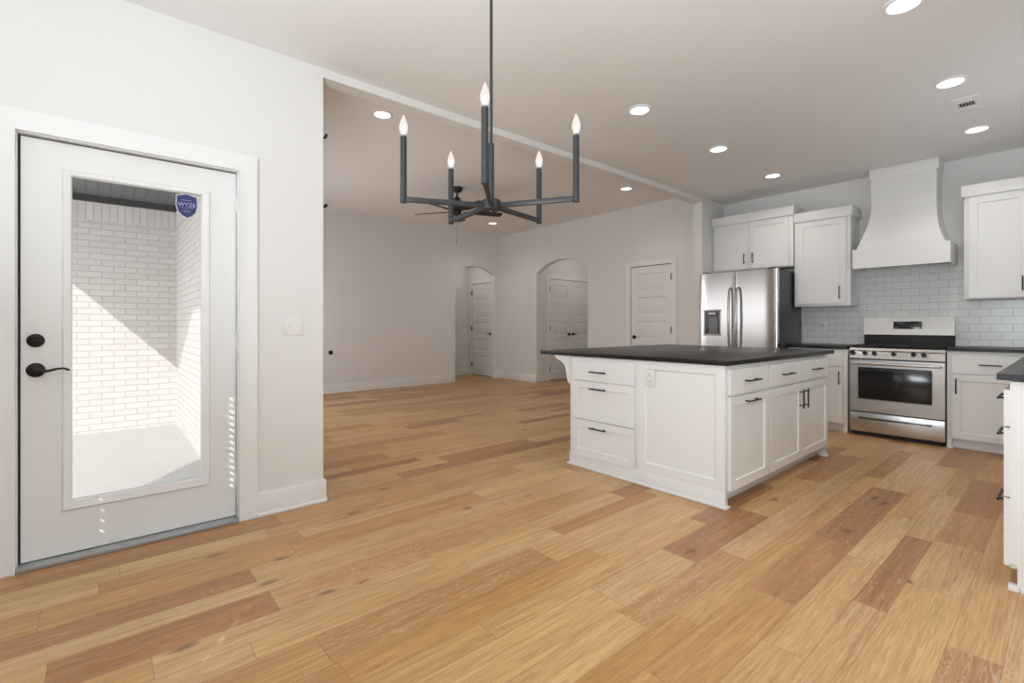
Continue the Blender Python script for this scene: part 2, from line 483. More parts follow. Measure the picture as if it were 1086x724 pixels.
# ------------------------------------------------------------------ mesh builder
class MB:
    def __init__(self, m=None):
        self.b = bmesh.new()
        self.m = m or Matrix.Identity(4)

    def _v(self, p):
        return self.b.verts.new(self.m @ Vector(p))

    def box(self, x0, y0, z0, x1, y1, z1, bev=0.0, seg=2):
        x0, x1 = sorted((x0, x1)); y0, y1 = sorted((y0, y1)); z0, z1 = sorted((z0, z1))
        v = [self._v(p) for p in ((x0, y0, z0), (x1, y0, z0), (x1, y1, z0), (x0, y1, z0), (x0, y0, z1), (x1, y0, z1), (x1, y1, z1), (x0, y1, z1))]
        fs = [self.b.faces.new([v[i] for i in q]) for q in ((3, 2, 1, 0), (4, 5, 6, 7), (0, 1, 5, 4), (1, 2, 6, 5), (2, 3, 7, 6), (3, 0, 4, 7))]
        if bev:
            es = list({e for f in fs for e in f.edges})
            bmesh.ops.bevel(self.b, geom=es, offset=bev, segments=seg, affect='EDGES', profile=0.5)
        return self

    def prism(self, pts, a, b, plane='xz', smooth=False):
        """closed outline pts in the named plane, extruded along the third axis from a to b"""
        def P(u, v, w):
            return {'xz': (u, w, v), 'yz': (w, u, v), 'xy': (u, v, w)}[plane]
        n = len(pts)
        va = [self._v(P(u, v, a)) for u, v in pts]
        vb = [self._v(P(u, v, b)) for u, v in pts]
        fs = [self.b.faces.new(va), self.b.faces.new(list(reversed(vb)))]
        for i in range(n):
            f = self.b.faces.new((va[i], vb[i], vb[(i + 1) % n], va[(i + 1) % n]))
            f.smooth = smooth
        return self

    def cyl(self, p0, p1, r, seg=16, r2=None, caps=True):
        return self.sweep([p0, p1], [r, r if r2 is None else r2], seg, caps)

    def sweep(self, pts, rad, seg=12, caps=True, squash=None):
        pts = [Vector(p) for p in pts]
        if isinstance(rad, (int, float)):
            rad = [rad] * len(pts)
        rings = []
        up = None
        for i, p in enumerate(pts):
            d = (pts[min(i + 1, len(pts) - 1)] - pts[max(i - 1, 0)]).normalized()
            if up is None:
                ref = Vector((0, 0, 1)) if abs(d.z) < 0.9 else Vector((1, 0, 0))
                up = (ref - d * ref.dot(d)).normalized()
            else:
                up = (up - d * up.dot(d)).normalized()
            sd_ = d.cross(up)
            rings.append([self._v(p + (up * math.cos(t) + sd_ * math.sin(t)) * rad[i]) for t in [2 * PI * k / seg for k in range(seg)]])
        for a, b in zip(rings, rings[1:]):
            for k in range(seg):
                f = self.b.faces.new((a[k], a[(k + 1) % seg], b[(k + 1) % seg], b[k]))
                f.smooth = True
        if caps:
            self.b.faces.new(list(reversed(rings[0])))
            self.b.faces.new(rings[-1])
        return self

    def lathe(self, prof, seg=24, axis='z', org=(0, 0, 0)):
        """prof = [(radius, height)], turned about an axis through org"""
        o = Vector(org)
        rings = []
        for r, h in prof:
            ring = []
            for k in range(seg):
                t = 2 * PI * k / seg
                c, s = math.cos(t) * r, math.sin(t) * r
                p = {'z': Vector((c, s, h)), 'y': Vector((c, h, s)), 'x': Vector((h, c, s))}[axis]
                ring.append(self._v(o + p))
            rings.append(ring)
        for a, b in zip(rings, rings[1:]):
            for k in range(seg):
                f = self.b.faces.new((a[k], a[(k + 1) % seg], b[(k + 1) % seg], b[k]))
                f.smooth = True
        self.b.faces.new(list(reversed(rings[0])))
        self.b.faces.new(rings[-1])
        return self

    def front(self, x0, z0, x1, z1, yb, t, holes=(), slope=0.004, depth=0.009, field=0.0, rnd=0.0015):
        """a slab whose front faces -y; yb = its back plane, t = thickness; holes = sunk panels"""
        yf = yb - t
        us = sorted({x0, x1, *[h[0] for h in holes], *[h[2] for h in holes]})
        ws = sorted({z0, z1, *[h[1] for h in holes], *[h[3] for h in holes]})
        cache = {}

        def V(x, y, z):
            k = (round(x, 6), round(y, 6), round(z, 6))
            if k not in cache:
                cache[k] = self._v((x, y, z))
            return cache[k]
        F = self.b.faces.new
        for i in range(len(us) - 1):
            for j in range(len(ws) - 1):
                cxm, czm = (us[i] + us[i + 1]) / 2, (ws[j] + ws[j + 1]) / 2
                if any(h[0] < cxm < h[2] and h[1] < czm < h[3] for h in holes):
                    continue
                F((V(us[i], yf, ws[j]), V(us[i + 1], yf, ws[j]), V(us[i + 1], yf, ws[j + 1]), V(us[i], yf, ws[j + 1])))
        for h in holes:
            a = [(h[0], h[1]), (h[2], h[1]), (h[2], h[3]), (h[0], h[3])]
            s = slope
            b_ = [(h[0] + s, h[1] + s), (h[2] - s, h[1] + s), (h[2] - s, h[3] - s), (h[0] + s, h[3] - s)]
            for k in range(4):
                k2 = (k + 1) % 4
                F((V(a[k][0], yf, a[k][1]), V(a[k2][0], yf, a[k2][1]), V(b_[k2][0], yf + depth, b_[k2][1]), V(b_[k][0], yf + depth, b_[k][1])))
            if field:
                s2, s3 = slope + field * 0.6, slope + field
                c_ = [(h[0] + s2, h[1] + s2), (h[2] - s2, h[1] + s2), (h[2] - s2, h[3] - s2), (h[0] + s2, h[3] - s2)]
                d_ = [(h[0] + s3, h[1] + s3), (h[2] - s3, h[1] + s3), (h[2] - s3, h[3] - s3), (h[0] + s3, h[3] - s3)]
                for A, B, ya, yb_ in ((b_, c_, yf + depth, yf + depth), (c_, d_, yf + depth, yf + depth * 0.45)):
                    for k in range(4):
                        k2 = (k + 1) % 4
                        F((V(A[k][0], ya, A[k][1]), V(A[k2][0], ya, A[k2][1]), V(B[k2][0], yb_, B[k2][1]), V(B[k][0], yb_, B[k][1])))
                F([V(p[0], yf + depth * 0.45, p[1]) for p in d_])
            else:
                F([V(p[0], yf + depth, p[1]) for p in b_])
        # sides and back
        bot = [(u, z0) for u in us]; top = [(u, z1) for u in us]
        lef = [(x0, w) for w in ws]; rig = [(x1, w) for w in ws]
        for line in (bot, top, lef, rig):
            for p, q in zip(line, line[1:]):
                F((V(p[0], yf, p[1]), V(q[0], yf, q[1]), V(q[0], yb, q[1]), V(p[0], yb, p[1])))
        loop = bot + rig[1:] + list(reversed(top))[1:] + list(reversed(lef))[1:-1]
        F([V(p[0], yb, p[1]) for p in loop])
        return self

    def obj(self, name, mat, parent=None, fix=True):
        if fix:
            bmesh.ops.recalc_face_normals(self.b, faces=self.b.faces[:])
        me = bpy.data.meshes.new(name)
        self.b.to_mesh(me)
        self.b.free()
        me.set_sharp_from_angle(angle=math.radians(32))
        me.materials.append(mat)
        o = bpy.data.objects.new(name, me)
        C.objects.link(o)
        if parent is not None:
            o.parent = parent
        return o


def thing(name, label, cat, loc=(0, 0, 0), rz=0.0, group=None):
    o = bpy.data.objects.new(name, None)
    o.empty_display_size = 0.1
    o.location = loc
    o.rotation_euler = (0, 0, rz)
    o['label'] = label
    o['category'] = cat
    if group:
        o['group'] = group
    C.objects.link(o)
    return o


def struct(o, label, cat):
    o['kind'] = 'structure'
    o['label'] = label
    o['category'] = cat
    return o


def tag(o, label, cat, group=None):
    o['label'] = label
    o['category'] = cat
    if group:
        o['group'] = group
    return o


def copy_tree(o, parent=None):
    c = o.copy()
    C.objects.link(c)
    if parent is not None:
        c.parent = parent
    for ch in list(o.children):
        copy_tree(ch, c)
    return c


def arch(y0, y1, zs, zt, n=20):
    """points of an arched opening from (y0, floor) over the top to (y1, floor); segmental arc from spring zs to crown zt"""
    w = abs(y1 - y0) / 2
    s = zt - zs
    R = (w * w + s * s) / (2 * s)
    cy, cz = (y0 + y1) / 2, zt - R
    a = math.asin(min(1, w / R))
    sg = 1 if y1 > y0 else -1
    return [(y0, 0.0)] + [(cy + sg * R * math.sin(-a + 2 * a * k / n), cz + R * math.cos(-a + 2 * a * k / n)) for k in range(n + 1)] + [(y1, 0.0)]


# ------------------------------------------------------------------ setting: dimensions
YD, YD2 = 3.19, 3.305         # the wall with the glass door
XE = 1.10                     # where that wall ends
XK = 6.62                     # kitchen and far living wall
YL = 8.15                     # far left living wall
ZC, ZL = 2.825, 3.08          # ceilings
XB = -1.30                    # wall left of the camera
YR = -2.5                     # wall behind the camera
YS = -0.45                    # wall behind the sink run
XJ = 2.85
XN, YN = -0.58, 2.15           # unseen nook wall, slant added to shorten its shadow on the patio, runs from (XN, YD) to (XB, YN)

struct(MB().prism([(XB - .1, YR - .1), (9.2, YR - .1), (9.2, 9.6), (.82, 9.6), (.82, 3.26), (XN - .02, 3.26), (XB - .08, YN), (XB - .1, YN)], -0.08, 0.0, 'xy').obj('floor', M['floor']), 'honey oak plank floor with knots and pale grain', 'floor')
struct(MB().box(XB - .1, YR - .1, ZC, XK + .12, YD, ZC + .3).obj('ceiling_dining', M['ceiling']), 'white ceiling over dining area and kitchen', 'ceiling')
struct(MB().box(XE - .3, YD2, ZL, XK + .12, YL + .12, ZL + .1).obj('ceiling_living', M['ceiling']), 'higher white ceiling of the living room with fan', 'ceiling')

# wall with the glass patio door (door hole notched from the floor)
DX0, DX1, DZ = -0.312, 0.618, 2.062
struct(MB().prism([(XN, 0), (DX0, 0), (DX0, DZ), (DX1, DZ), (DX1, 0), (XE, 0), (XE, ZL + .05), (XN, ZL + .05)], YD, YD2).obj('wall_left', M['wall']),
       'white wall holding the glass patio door', 'wall')
struct(MB().box(XE, YD, 2.768, 6.02, YD2, ZL + .05).obj('trim_1', M['wall']), 'white dropped header between dining ceiling and living room', 'trim')
struct(MB().box(6.02, YD, 0, XK + .05, YD2, ZL + .05).obj('wall_stub', M['wall']), 'narrow white stub wall left of the refrigerator', 'wall')

# far wall of kitchen and living room, with an arch and a door hole
a2 = arch(7.0, 5.66, 2.175, 2.405)
d3a, d3b, d3z = 4.745, 3.99, 2.10
prof = [(YL + .12, 0)] + a2 + [(d3a, 0), (d3a, d3z), (d3b, d3z), (d3b, 0), (YS, 0), (YS, ZL + .05), (YL + .12, ZL + .05)]
struct(MB().prism(prof, XK, XK + .12, 'yz').obj('wall_back', M['wall']), 'long white wall behind the range, with arch and panelled door in living room', 'wall')
a1 = arch(5.44, 6.46, 2.22, 2.385)
prof = [(XE - .3, 0)] + a1 + [(XK, 0), (XK, ZL + .05), (XE - .3, ZL + .05)]
struct(MB().prism(prof, YL, YL + .12, 'xz').obj('wall_living', M['wall']), 'plain white living room wall with small arched opening', 'wall')
# alcove behind the left arch
bm = MB()
bm.box(5.2, 9.25, 0, 6.75, 9.35, 2.6)
bm.box(5.2, YL + .12, 0, 5.30, 9.25, 2.6)
bm.box(5.2, YL + .12, 2.5, 6.75, 9.35, 2.6)
bm.obj('wall_hall_left', M['wall'])
struct(bpy.data.objects['wall_hall_left'], 'white hall walls seen through the left arch', 'wall')
h1a, h1b = 8.36, 9.125
struct(MB().prism([(YL + .12, 0), (h1a, 0), (h1a, 2.10), (h1b, 2.10), (h1b, 0), (9.25, 0), (9.25, 2.5), (YL + .12, 2.5)], 6.56, 6.68, 'yz').obj('wall_hall_door', M['wall']),
       'white hall wall holding the door in the left arch', 'wall')
# alcove behind the right arch
bm = MB()
dd0, dd1 = 7.04, 8.36
bm.prism([(XK + .12, 0), (dd0, 0), (dd0, 2.115), (dd1, 2.115), (dd1, 0), (8.7, 0), (8.7, 2.6), (XK + .12, 2.6)], 7.06, 7.18, 'xz')
bm.box(8.6, 5.2, 0, 8.7, 7.06, 2.6)
bm.box(XK + .12, 5.1, 0, 8.7, 5.2, 2.6)
bm.box(XK + .12, 5.1, 2.6, 8.7, 7.18, 2.7)
bm.obj('wall_hall_right', M['wall'])
struct(bpy.data.objects['wall_hall_right'], 'white hall walls seen through the right arch', 'wall')

# walls outside the frame that close the room
bm = MB()
wy0, wy1, wz0, wz1 = -0.75, 1.85, 0.90, 2.25
bm.box(XB - .1, YR, 0, XB, wy0, ZC); bm.box(XB - .1, wy1, 0, XB, YN, ZC)
bm.prism([(XB, YN), (XN, YD), (XN, YD2), (XN - .05, YD2), (XB - .1, YN)], 0, ZC, 'xy')
bm.box(XB - .1, wy0, 0, XB, wy1, wz0); bm.box(XB - .1, wy0, wz1, XB, wy1, ZC)
struct(bm.obj('wall_dining', M['wall']), 'white dining wall left of the camera with window', 'wall')
struct(MB().box(XB - .1, YR - .1, 0, XJ + .1, YR, ZC).obj('wall_rear', M['wall']), 'white wall behind the camera', 'wall')
struct(MB().box(XJ, YR, 0, XJ + .1, YS - .1, ZC).obj('wall_jog', M['wall']), 'white wall beside the sink counter', 'wall')
struct(MB().box(XJ, YS - .1, 0, XK + .12, YS, ZC).obj('wall_right', M['wall']), 'white wall behind the sink counter', 'wall')
struct(MB().box(0.82, YD2, 0, XE - .01, YL, ZL).obj('wall_living_left', M['wall']), 'white living room wall with curtain rods', 'wall')

# dining window with closed blind; the cord holes of the slats let the sun through
w = struct(MB().box(XB - .09, wy0, wz0, XB - .01, wy0 + .05, wz1).box(XB - .09, wy1 - .05, wz0, XB - .01, wy1, wz1).box(XB - .09, wy0, wz0, XB - .01, wy1, wz0 + .05)
           .box(XB - .09, wy0, wz1 - .05, XB - .01, wy1, wz1).obj('window_1', M['trim']), 'white framed dining window with closed blind', 'window')
holes = []
def dots(yc, zlo, zhi, wid, hgt, pitch=0.0405):
    z = zlo
    while z <= zhi + 1e-6:
        holes.append((yc - wid / 2, z - hgt / 2, yc + wid / 2, z + hgt / 2))
        z += pitch
tE = math.tan(SUN_EL)
dots(0.729, 0.205 + 3.12 * tE, 0.75 + 3.12 * tE, 0.034, 0.0185, 0.0362)
dots(1.50, 0.10 + 2.153 * tE, 0.262 + 2.153 * tE, 0.026, 0.014, 0.054)
dots(-0.14, 1.16, 1.79, 0.034, 0.021, 0.045)
bm = MB()
ys = sorted({wy0, wy1, *[h[0] for h in holes], *[h[2] for h in holes]})
for i in range(len(ys) - 1):
    ym = (ys[i] + ys[i + 1]) / 2
    cuts = sorted([(h[1], h[3]) for h in holes if h[0] < ym < h[2]])
    z = wz0
    for c0, c1 in cuts:
        if c0 > z:
            bm.box(XB + .002, ys[i], z, XB + .005, ys[i + 1], c0)
        z = c1
    bm.box(XB + .002, ys[i], z, XB + .005, ys[i + 1], wz1)
bm.obj('blind', M['blind'], w)

# ------------------------------------------------------------------ outdoors seen through the glass door
YB, XP, ZP = 6.95, 0.675, -0.03
o = struct(MB().box(-4, YB, ZP, XP + .14, YB + .15, 2.287).obj('wall_patio_back', M['brick_x']), 'white painted brick wall facing the patio door', 'wall')
MB().box(-4, YB - .004, 2.287, XP + .14, YB + .15, 2.49).obj('soldier_course', M['soldier_x'], o)
o = struct(MB().box(XP, YD2 + .02, ZP, 0.82, YB, 2.287).obj('wall_patio_side', M['brick_y']), 'white painted brick side wall of the patio', 'wall')
MB().box(XP - .004, YD2 + .02, 2.287, 0.82, YB, 2.49).obj('soldier_course', M['soldier_y'], o)
struct(MB().box(-6, YD2, ZP - .15, XP + .14, YB + .1, ZP).obj('floor_patio', M['concrete']), 'pale sunlit concrete patio beyond the glass', 'floor')
struct(MB().prism([(-1.96, YD2 - .0), (0.95, YD2 - .0), (0.95, YB + .3), (-1.10, YB + .3)], 2.56, 2.75, 'xy').obj('ceiling_patio', M['soffit']), 'dark grey board soffit over the patio', 'ceiling')  # unseen left edge slanted to throw the diagonal shadow onto the brick
struct(MB().box(-1.2, YB - .03, 2.49, XP + .14, YB + .1, 2.56).obj('trim_2', M['dark_matte']), 'dark grey frieze board above the brick wall', 'trim')

# ------------------------------------------------------------------ casings and skirting
bm = MB()
cw, ct = 0.098, 0.02
bm.prism([(DX0 + .008, 0), (DX0 + .008, DZ - .008), (DX1 - .008, DZ - .008), (DX1 - .008, 0), (DX1 - .008 + cw, 0), (DX1 - .008 + cw, DZ - .008 + cw), (DX0 + .008 - cw, DZ - .008 + cw), (DX0 + .008 - cw, 0)], YD - ct, YD)
bm.prism([(DX0 + .008, 0), (DX0 + .008, DZ - .008), (DX1 - .008, DZ - .008), (DX1 - .008, 0), (DX1 + .004, 0), (DX1 + .004, DZ + .004), (DX0 - .004, DZ + .004), (DX0 - .004, 0)], YD - ct - .006, YD - ct)
bm.prism([(DX0, 0), (DX0, DZ), (DX1, DZ), (DX1, 0), (DX1 - .012, 0), (DX1 - .012, DZ - .012), (DX0 + .012, DZ - .012), (DX0 + .012, 0)], YD, YD2)
struct(bm.obj('trim_3', M['trim']), 'white mitred casing around the glass patio door', 'trim')
struct(MB().box(DX0 + .012, YD - .03, 0, DX1 - .012, YD2 + .03, 0.022, .004).obj('trim_4', M['alu']), 'grey metal threshold under the patio door', 'trim')


def skirting(name, label, runs):
    """runs = [(x0,y0,x1,y1)] footprint boxes of the board; a small cap and shoe are added"""
    bm = MB()
    for x0, y0, x1, y1, nx, ny in runs:
        bm.box(x0, y0, 0, x1, y1, 0.142, .003)
        sx, sy = nx * .014, ny * .014
        bm.box(x0 + min(0, sx), y0 + min(0, sy), 0, x1 + max(0, sx), y1 + max(0, sy), 0.02, .004)
    return struct(bm.obj(name, M['trim']), label, 'baseboard')


bx0 = DX1 - .008 + cw
skirting('baseboard_left', 'white baseboard right of the patio door, turning the wall end',
         [(bx0, YD - .016, XE + .016, YD, 0, -1), (XE, YD, XE + .016, YD2 + .016, 1, 0), (XN, YD - .016, DX0 - cw + .008, YD, 0, -1)])
skirting('baseboard_living', 'white baseboard along the plain living room wall', [(XE, YL - .016, 5.44, YL, 0, -1), (6.46, YL - .016, XK, YL, 0, -1)])
skirting('baseboard_back', 'white baseboard along the far wall beside the right arch',
         [(XK - .016, 7.0, XK, YL, -1, 0), (XK - .016, d3a + .08, XK, 5.66, -1, 0), (XK - .016, YD2, XK, d3b - .08, -1, 0)])
skirting('baseboard_stub', 'white baseboard at the foot of the stub wall', [(6.02 - .016, YD - .0, 6.02, YD2, -1, 0)])
skirting('baseboard_hall', 'white baseboard inside the left arch', [(5.3, 9.25 - .016, 6.56, 9.25, 0, -1)])


# ------------------------------------------------------------------ patio door
def lever(parent, name, mb_m, flip=1, mat='black', L_=0.115):
    b = MB(mb_m)
    b.lathe([(0.003, 0), (0.033, 0.0), (0.034, -0.006), (0.028, -0.013), (0.016, -0.017), (0.0125, -0.022), (0.0125, -0.05), (0.003, -0.052)], 24, 'y')
    b.sweep([(0, -0.046, 0), (flip * .02, -0.05, -.003), (flip * .045, -0.05, -.004), (flip * .075, -0.048, .004), (flip * .1, -0.046, .006), (flip * L_, -0.046, -.002), (flip * (L_ + .006), -0.046, -.006)],
            [.011, .009, .0065, .0055, .005, .0055, .003], 10)
    return b.obj(name, M[mat], parent)


SX0, SX1, SZ0, SZ1 = -0.291, 0.6035, 0.027, 2.042
SY = 3.222
d = struct(thing('door_1', 'white patio door with full glass lite and black lever', 'door', (0, SY, 0)), 'white patio door with full glass lite and black lever', 'door')
gx0, gx1, gz0, gz1 = -0.112, 0.430, 0.283, 1.885
tx0, tx1, tz0, tz1 = -0.150, 0.474, 0.235, 1.915
bm = MB()
bm.box(SX0, 0, SZ0, tx0 + .02, .044, SZ1); bm.box(tx1 - .02, 0, SZ0, SX1, .044, SZ1)
bm.box(tx0 + .02, 0, SZ0, tx1 - .02, .044, tz0 + .02); bm.box(tx0 + .02, 0, tz1 - .02, tx1 - .02, .044, SZ1)
bm.obj('slab', M['door'], d)


def ring(bm, o, i, yo, yi):
    A = [(o[0], o[1]), (o[2], o[1]), (o[2], o[3]), (o[0], o[3])]
    B = [(i[0], i[1]), (i[2], i[1]), (i[2], i[3]), (i[0], i[3])]
    for k in range(4):
        k2 = (k + 1) % 4
        bm.b.faces.new([bm._v((p[0], y, p[1])) for p, y in ((A[k], yo), (A[k2], yo), (B[k2], yi), (B[k], yi))])


bm = MB()
def grow(r, d_):
    return (r[0] - d_, r[1] - d_, r[2] + d_, r[3] + d_)
g = (gx0, gz0, gx1, gz1)
tO = (tx0, tz0, tx1, tz1)
r1 = grow(tO, -.008); r2 = grow(tO, -.018)
ring(bm, tO, r1, 0, -.012); ring(bm, r1, r2, -.012, -.010); ring(bm, r2, grow(g, .004), -.010, -.005); ring(bm, grow(g, .004), g, -.005, .018)
bmesh.ops.remove_doubles(bm.b, verts=bm.b.verts[:], dist=1e-5)
bm.obj('glazing_bead', M['trim'], d)
MB().box(gx0 - .01, .019, gz0 - .01, gx1 + .01, .025, gz1 + .01).obj('glass_pane', M['glass'], d)
# rear bead so that the lite is framed from outside too
bm = MB(); ring(bm, tO, g, .046, .026); bm.obj('glazing_bead', M['trim'], d, False)
b = MB(Matrix.Translation((-0.240, 0, 1.076)))
b.lathe([(0.003, 0.0), (0.031, 0.0), (0.032, -0.008), (0.026, -0.014), (0.018, -0.017), (0.016, -0.012), (0.003, -0.012)], 28, 'y')
b.box(-.013, -.026, -.004, .013, -.012, .004, .002)
b.obj('deadbolt', M['black'], d)
lever(d, 'door_lever', Matrix.Translation((-0.240, 0, 0.935)), 1)
for z in (1.86, 1.05, 0.24):
    MB().cyl((SX1 + .003, -.006, z - .045), (SX1 + .003, -.006, z + .045), .006, 10).box(SX1 - .022, -.002, z - .04, SX1 + .003, .001, z + .04).obj('hinge', M['trim'], d)
# dark weather strip in the gaps
MB().box(SX0 - .0088, .012, SZ1, SX1 + .002, .04, SZ1 + .0075).box(SX0 - .0088, .012, SZ0, SX0, .04, SZ1).box(SX1, .012, SZ0, SX1 + .002, .04, SZ1).box(SX0, .006, SZ0 - .005, SX1, .04, SZ0).obj('weather_strip', M['dark_matte'], d)

# shield sticker on the glass
st = thing('window_sticker', 'blue shield sticker in upper right corner of the door glass', 'sticker', (0.3635, SY + .0185, 1.818))
def shield(s):
    p = [(0, .066), (-.047, .054), (-.049, .0), (-.040, -.036), (-.022, -.056), (0, -.067), (.022, -.056), (.040, -.036), (.049, .0), (.047, .054)]
    return [(x * s, z * s) for x, z in p]
MB().prism(shield(1.08), -.0006, 0, 'xz').obj('border', M['sticker_edge'], st)
MB().prism(shield(0.97), -.0012, -.0006, 'xz').obj('face', M['sticker'], st)
def text(name, body, size, loc, rot, mat, parent, sx=1.0):
    cu = bpy.data.curves.new(name, 'FONT')
    cu.body = body
    cu.size = size
    cu.align_x = 'CENTER'
    cu.align_y = 'CENTER'
    cu.extrude = 0.0001
    cu.materials.append(mat)
    tmp = bpy.data.objects.new(name, cu)
    C.objects.link(tmp)
    dg = bpy.context.evaluated_depsgraph_get()
    me = bpy.data.meshes.new_from_object(tmp.evaluated_get(dg))
    bpy.data.objects.remove(tmp)
    me.name = name
    o = bpy.data.objects.new(name, me)
    o.location = loc
    o.rotation_euler = rot
    o.scale = (sx, 1, 1)
    o.parent = parent
    C.objects.link(o)
    return o
text('lettering', 'WYZE', 0.030, (0, -.0014, .006), (PI / 2, 0, 0), M['sticker_text'], st, 1.0)
for xa, za_, xb, zb_ in ((-.026, .031, .022, .0325), (-.032, -.012, .032, -.0108), (-.018, -.027, .018, -.0255), (-.014, -.035, .014, -.0338)):
    MB().box(xa, -.0014, za_, xb, -.0012, zb_).obj('fine_print', M['sticker_text'], st)


# ------------------------------------------------------------------ panelled interior doors
def five_panel(name, label, loc, rz, w_, h_, hinge_side, knob='lever', two=False, zb=0.012, npan=5, casing=True, tn=5):
    """origin at the left foot of the slab seen from the front; front faces local -y"""
    d = struct(thing(name, label, 'door', loc, rz), label, 'door')
    leaves = [(0.002, w_ / 2 - .0015), (w_ / 2 + .0015, w_ - .002)] if two else [(0.003, w_ - .003)]
    for k, (a, b_) in enumerate(leaves):
        st_ = 0.105
        rails = [0.155] + [0.088] * (npan - 1)
        top = 0.115
        ph = (h_ - zb - sum(rails) - top) / npan
        z = zb
        hs = []
        for i in range(npan):
            z += rails[i]
            hs.append((a + st_, z, b_ - st_, z + ph))
            z += ph
        MB().front(a, zb, b_, h_ - .004, .035, .035, hs, .012, .011, .03).obj('slab', M['door'], d)
        side = hinge_side if not two else (-1 if k == 0 else 1)
        hx = a - .002 if side < 0 else b_ + .002
        for hz in (h_ - .20, h_ / 2 + .03, 0.24):
            MB().cyl((hx, -.017, hz - .05), (hx, -.017, hz + .05), .009, 10).box(hx - .012, -.016, hz - .05, hx + .009, -.0005, hz + .05).obj('hinge', M['black'], d)
        kx = (b_ - .06) if side < 0 else (a + .06)
        lever(d, 'door_lever', Matrix.Translation((kx, 0, 0.953)), -1 if side < 0 else 1)
    MB().box(-.004, .012, 0.0, w_ + .004, .034, zb).box(-.004, .010, h_ - .004, w_ + .004, .034, h_ + .014).box(-.0048, .010, zb, .0025, .034, h_).box(w_ - .0025, .010, zb, w_ + .0048, .034, h_).obj('gap_shade', M['dark_matte'], d)  # dark strips stand in for the shade in the gaps around the slab
    if casing:
        cw_ = .085
        bm = MB()
        bm.prism([(-.004, 0), (-.004, h_ + .006), (w_ + .004, h_ + .006), (w_ + .004, 0), (w_ + cw_, 0), (w_ + cw_, h_ + cw_), (-cw_, h_ + cw_), (-cw_, 0)], -.019, -.001)
        struct(bm.obj('trim_%d' % tn, M['trim'], None), 'white casing around the ' + label.split(' seen')[0].split(' in ')[0], 'trim')
        c_ = bpy.data.objects['trim_%d' % tn]
        c_.matrix_world = Matrix.Translation(loc) @ Matrix.Rotation(rz, 4, 'Z')
    return d


# the living room door right of the right arch: faces -X, so local x runs towards -Y
five_panel('door_2', 'white panelled door with black lever left of the refrigerator', (XK + .001, d3a - .005, 0), -PI / 2, d3a - d3b - .01, 2.09, 1, tn=5)
five_panel('door_3', 'white panelled door inside the left arch', (6.561, h1b - .005, 0), -PI / 2, h1b - h1a - .01, 2.09, -1, tn=6)
five_panel('door_4', 'white double door inside the right arch', (dd0 + .005, 7.061, 0), 0, dd1 - dd0 - .01, 2.10, 1, two=True, tn=7)
for o in [o for o in bpy.data.objects if o.name.startswith('door_') and o.type == 'EMPTY']:
    pass


# ------------------------------------------------------------------ cabinet helpers
def pull(parent, x, z, y, ln=0.15, vertical=False, mat='black'):
    """bar pull standing off a front plane at y (front faces -y)"""
    b = MB()
    h = ln / 2
    r = .0058
    if vertical:
        b.cyl((x, y - .032, z - h), (x, y - .032, z + h), r, 10)
        for s in (-1, 1):
            b.cyl((x, y, z + s * (h - .022)), (x, y - .032, z + s * (h - .022)), .0048, 8)
    else:
        b.cyl((x - h, y - .032, z), (x + h, y - .032, z), r, 10)
        for s in (-1, 1):
            b.cyl((x + s * (h - .022), y, z), (x + s * (h - .022), y - .032, z), .0048, 8)
    return b.obj('pull', M[mat], parent)


def shaker(parent, name, x0, z0, x1, z1, y, rail=0.058, t=0.02, flat=False):
    hs = () if flat else ((x0 + rail, z0 + rail, x1 - rail, z1 - rail),)
    return MB().front(x0, z0, x1, z1, y, t, hs, .004, .009).obj(name, M['cab'], parent)


def crown(bm, x0, x1, y0, yb, z0, z1, out=0.016):
    bm.box(x0 - out, y0 - out, z0, x1 + out, yb, z1, .002)


def outlet(name, label, loc, rz, kind='outlet', w_=.072, h_=.118, group=None):
    """wall plate; front faces local -y"""
    t = thing(name, label, 'outlet' if kind == 'outlet' else 'light switch', loc, rz, group)
    MB().box(-w_ / 2, -.006, -h_ / 2, w_ / 2, 0, h_ / 2, .003).obj('cover_plate', M['plastic'], t)
    if kind == 'outlet':
        for s in (-1, 1):
            f = MB().box(-.017, -.009, s * .021 - .014, .017, -.0055, s * .021 + .014, .003).obj('socket_face', M['plastic'], t)
            MB().box(-.008, -.0095, s * .021 - .001, -.006, -.0088, s * .021 + .007).box(.006, -.0095, s * .021 - .001, .008, -.0088, s * .021 + .007).cyl((0, -.0088, s * .021 - .007), (0, -.0095, s * .021 - .007), .0022, 8).obj('slots', M['slot'], f)
    else:
        n = 2 if w_ > .1 else 1
        for k in range(n):
            x = (k - (n - 1) / 2) * .046
            MB().box(x - .005, -.0085, -.012, x + .005, -.005, .012, .001).box(x - .0035, -.017, -.001, x + .0035, -.006, .007, .0015).obj('toggle', M['plastic'], t)
    return t


RK = -PI / 2      # kitchen wall fronts face -X: local x runs towards -Y, local y towards +X

